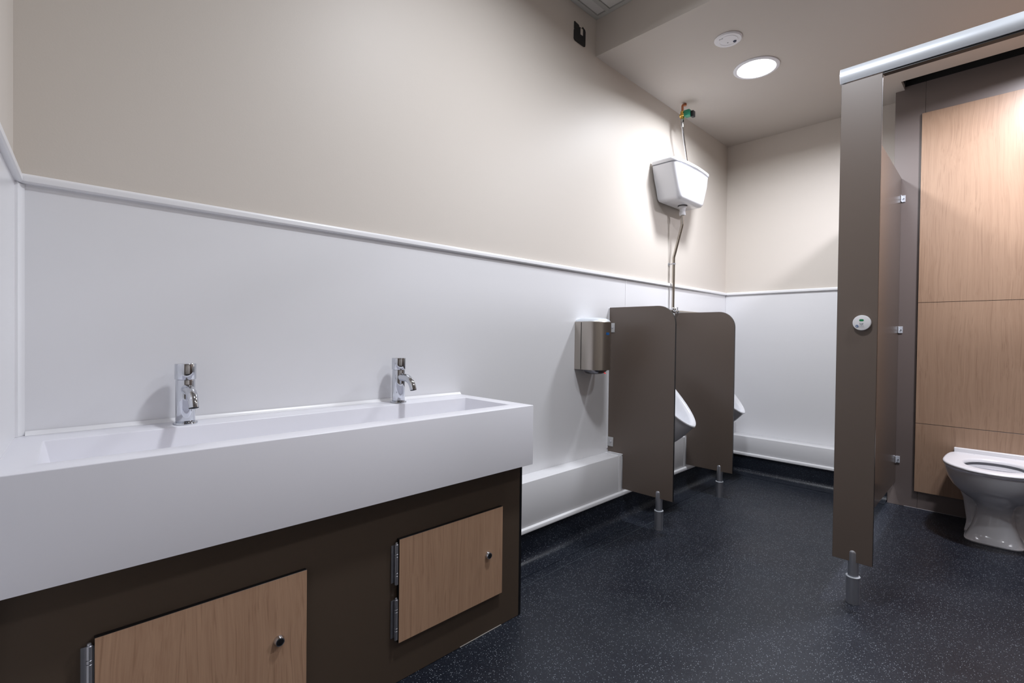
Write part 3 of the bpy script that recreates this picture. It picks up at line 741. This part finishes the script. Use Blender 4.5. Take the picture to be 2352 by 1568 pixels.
# ------------------------------------------------------------ toilet
TY = .045
wc = thing('toilet', 'white back-to-wall toilet with seat, in front of oak panels', 'toilet', (3.55, TY, 0))
XT = XW-.0006
def dring(z, hw, xf, xb=XT, e=2.3, n=28, xs=None, hb=None):
    """outline narrowing from hw at xs back to hb at xb, superelliptic front reaching xf"""
    xs = xs if xs is not None else min(xb-.02, xf+hw*1.15)
    hb = hb if hb is not None else hw
    bk = []
    for i in range(9):
        t = 1-i/9; bk.append((xs+(xb-xs)*t, hb+(hw-hb)*math.sqrt(max(0, 1-t*t))))
    pts = [(x, TY-h, z) for x, h in bk]
    for i in range(n+1):
        a = -PI/2+PI*i/n; s, c = math.sin(a), math.cos(a)
        pts.append((xs-(xs-xf)*(abs(c)**(2/e)), TY+hw*(abs(s)**(2/e))*(1 if s >= 0 else -1), z))
    pts += [(x, TY+h, z) for x, h in bk[::-1]]; return pts
b = BM()
outer = [dring(.0005, .108, 3.333, 3.60, 3.8, xs=3.43), dring(.006, .109, 3.331, 3.60, 3.8, xs=3.43), dring(.009, .104, 3.338, 3.60, 3.6, xs=3.43),
         dring(.04, .092, 3.358, 3.60, 3.0), dring(.08, .079, 3.378, 3.60, 2.7), dring(.13, .069, 3.394, 3.60, 2.5), dring(.165, .070, 3.392, 3.60, 2.4),
         dring(.190, .084, 3.370, 3.62, 2.3), dring(.210, .108, 3.338, 3.64, 2.2), dring(.235, .138, 3.303, 3.66, 2.15), dring(.265, .164, 3.273, 3.68, 2.1, hb=.13), dring(.300, .182, 3.254, 3.69, 2.1, hb=.14),
         dring(.338, .192, 3.245, 3.71, 2.1, hb=.147), dring(.350, .193, 3.243, XT, 2.1, hb=.15), dring(.3535, .188, 3.248, XT, 2.1, hb=.148)]
def hole(z, hw, x0, x1, n=30, sq=2.2):
    c = (x0+x1)/2; h = (x1-x0)/2; pts = [(x1, TY, z)]*0
    m = len(outer[0])
    for i in range(m):
        a = -2*PI*(i+.5)/m - 0.0
        cc, ss = math.cos(a), math.sin(a)
        pts.append((c+h*(abs(cc)**(2/sq))*(1 if cc >= 0 else -1), TY+hw*(abs(ss)**(2/sq))*(1 if ss >= 0 else -1), z))
    return pts
inner = [hole(.3535, .146, 3.285, 3.62), hole(.349, .140, 3.292, 3.612), hole(.30, .128, 3.31, 3.60), hole(.22, .07, 3.38, 3.56), hole(.19, .04, 3.42, 3.54)]
rings(b, outer+inner, True, True)
# rear trapway body and skirt flanges to the wall
def rear(z, hw, x0): 
    return [(XT, TY-hw, z), (x0+.03, TY-hw, z), (x0, TY-hw*.8, z), (x0, TY+hw*.8, z), (x0+.03, TY+hw, z), (XT, TY+hw, z)]
rings(b, [rear(.0005, .112, 3.47), rear(.010, .112, 3.47), rear(.013, .108, 3.475), rear(.06, .106, 3.50), rear(.16, .122, 3.54), rear(.25, .150, 3.52), rear(.345, .170, 3.50)])
obj('pan', b, M_cer, wc, sharp=50)
# seat ring
b = BM()
def srng(z, hw, xf, n=28): return dring(z, hw, xf, XT-.028, 2.08, n, xs=3.475, hb=hw-.030)
so_ = [srng(.3590, .194, 3.240), srng(.3605, .199, 3.233), srng(.369, .2015, 3.229), srng(.3745, .199, 3.232), srng(.377, .192, 3.240)]
si_ = [hole(.377, .127, 3.300, 3.604), hole(.3745, .121, 3.307, 3.597), hole(.366, .117, 3.312, 3.592), hole(.3592, .117, 3.312, 3.592)]
V = rings(b, so_+si_, False, False)
obj('seat', b, M_plas, wc, sharp=50)
b = BM(); box(b, XT-.027, XT-.001, TY-.170, TY+.172, .3575, .3985, .004, 3); obj('hinge_rail', b, M_plas, wc)
for yy in (TY+.085, TY-.075):
    b = BM(); lathe(b, [(0, .0028), (.004, .002), (.005, .0001)], (XT-.045, yy, .3771), 12, caps=False); obj('seat_button', b, M_lensoff, wc)
b = BM(); lathe(b, [(0, .20), (.055, .20)], (3.475, TY, 0), 24, caps=False); obj('water', b, mat('water', (.55, .57, .58), .03), wc)
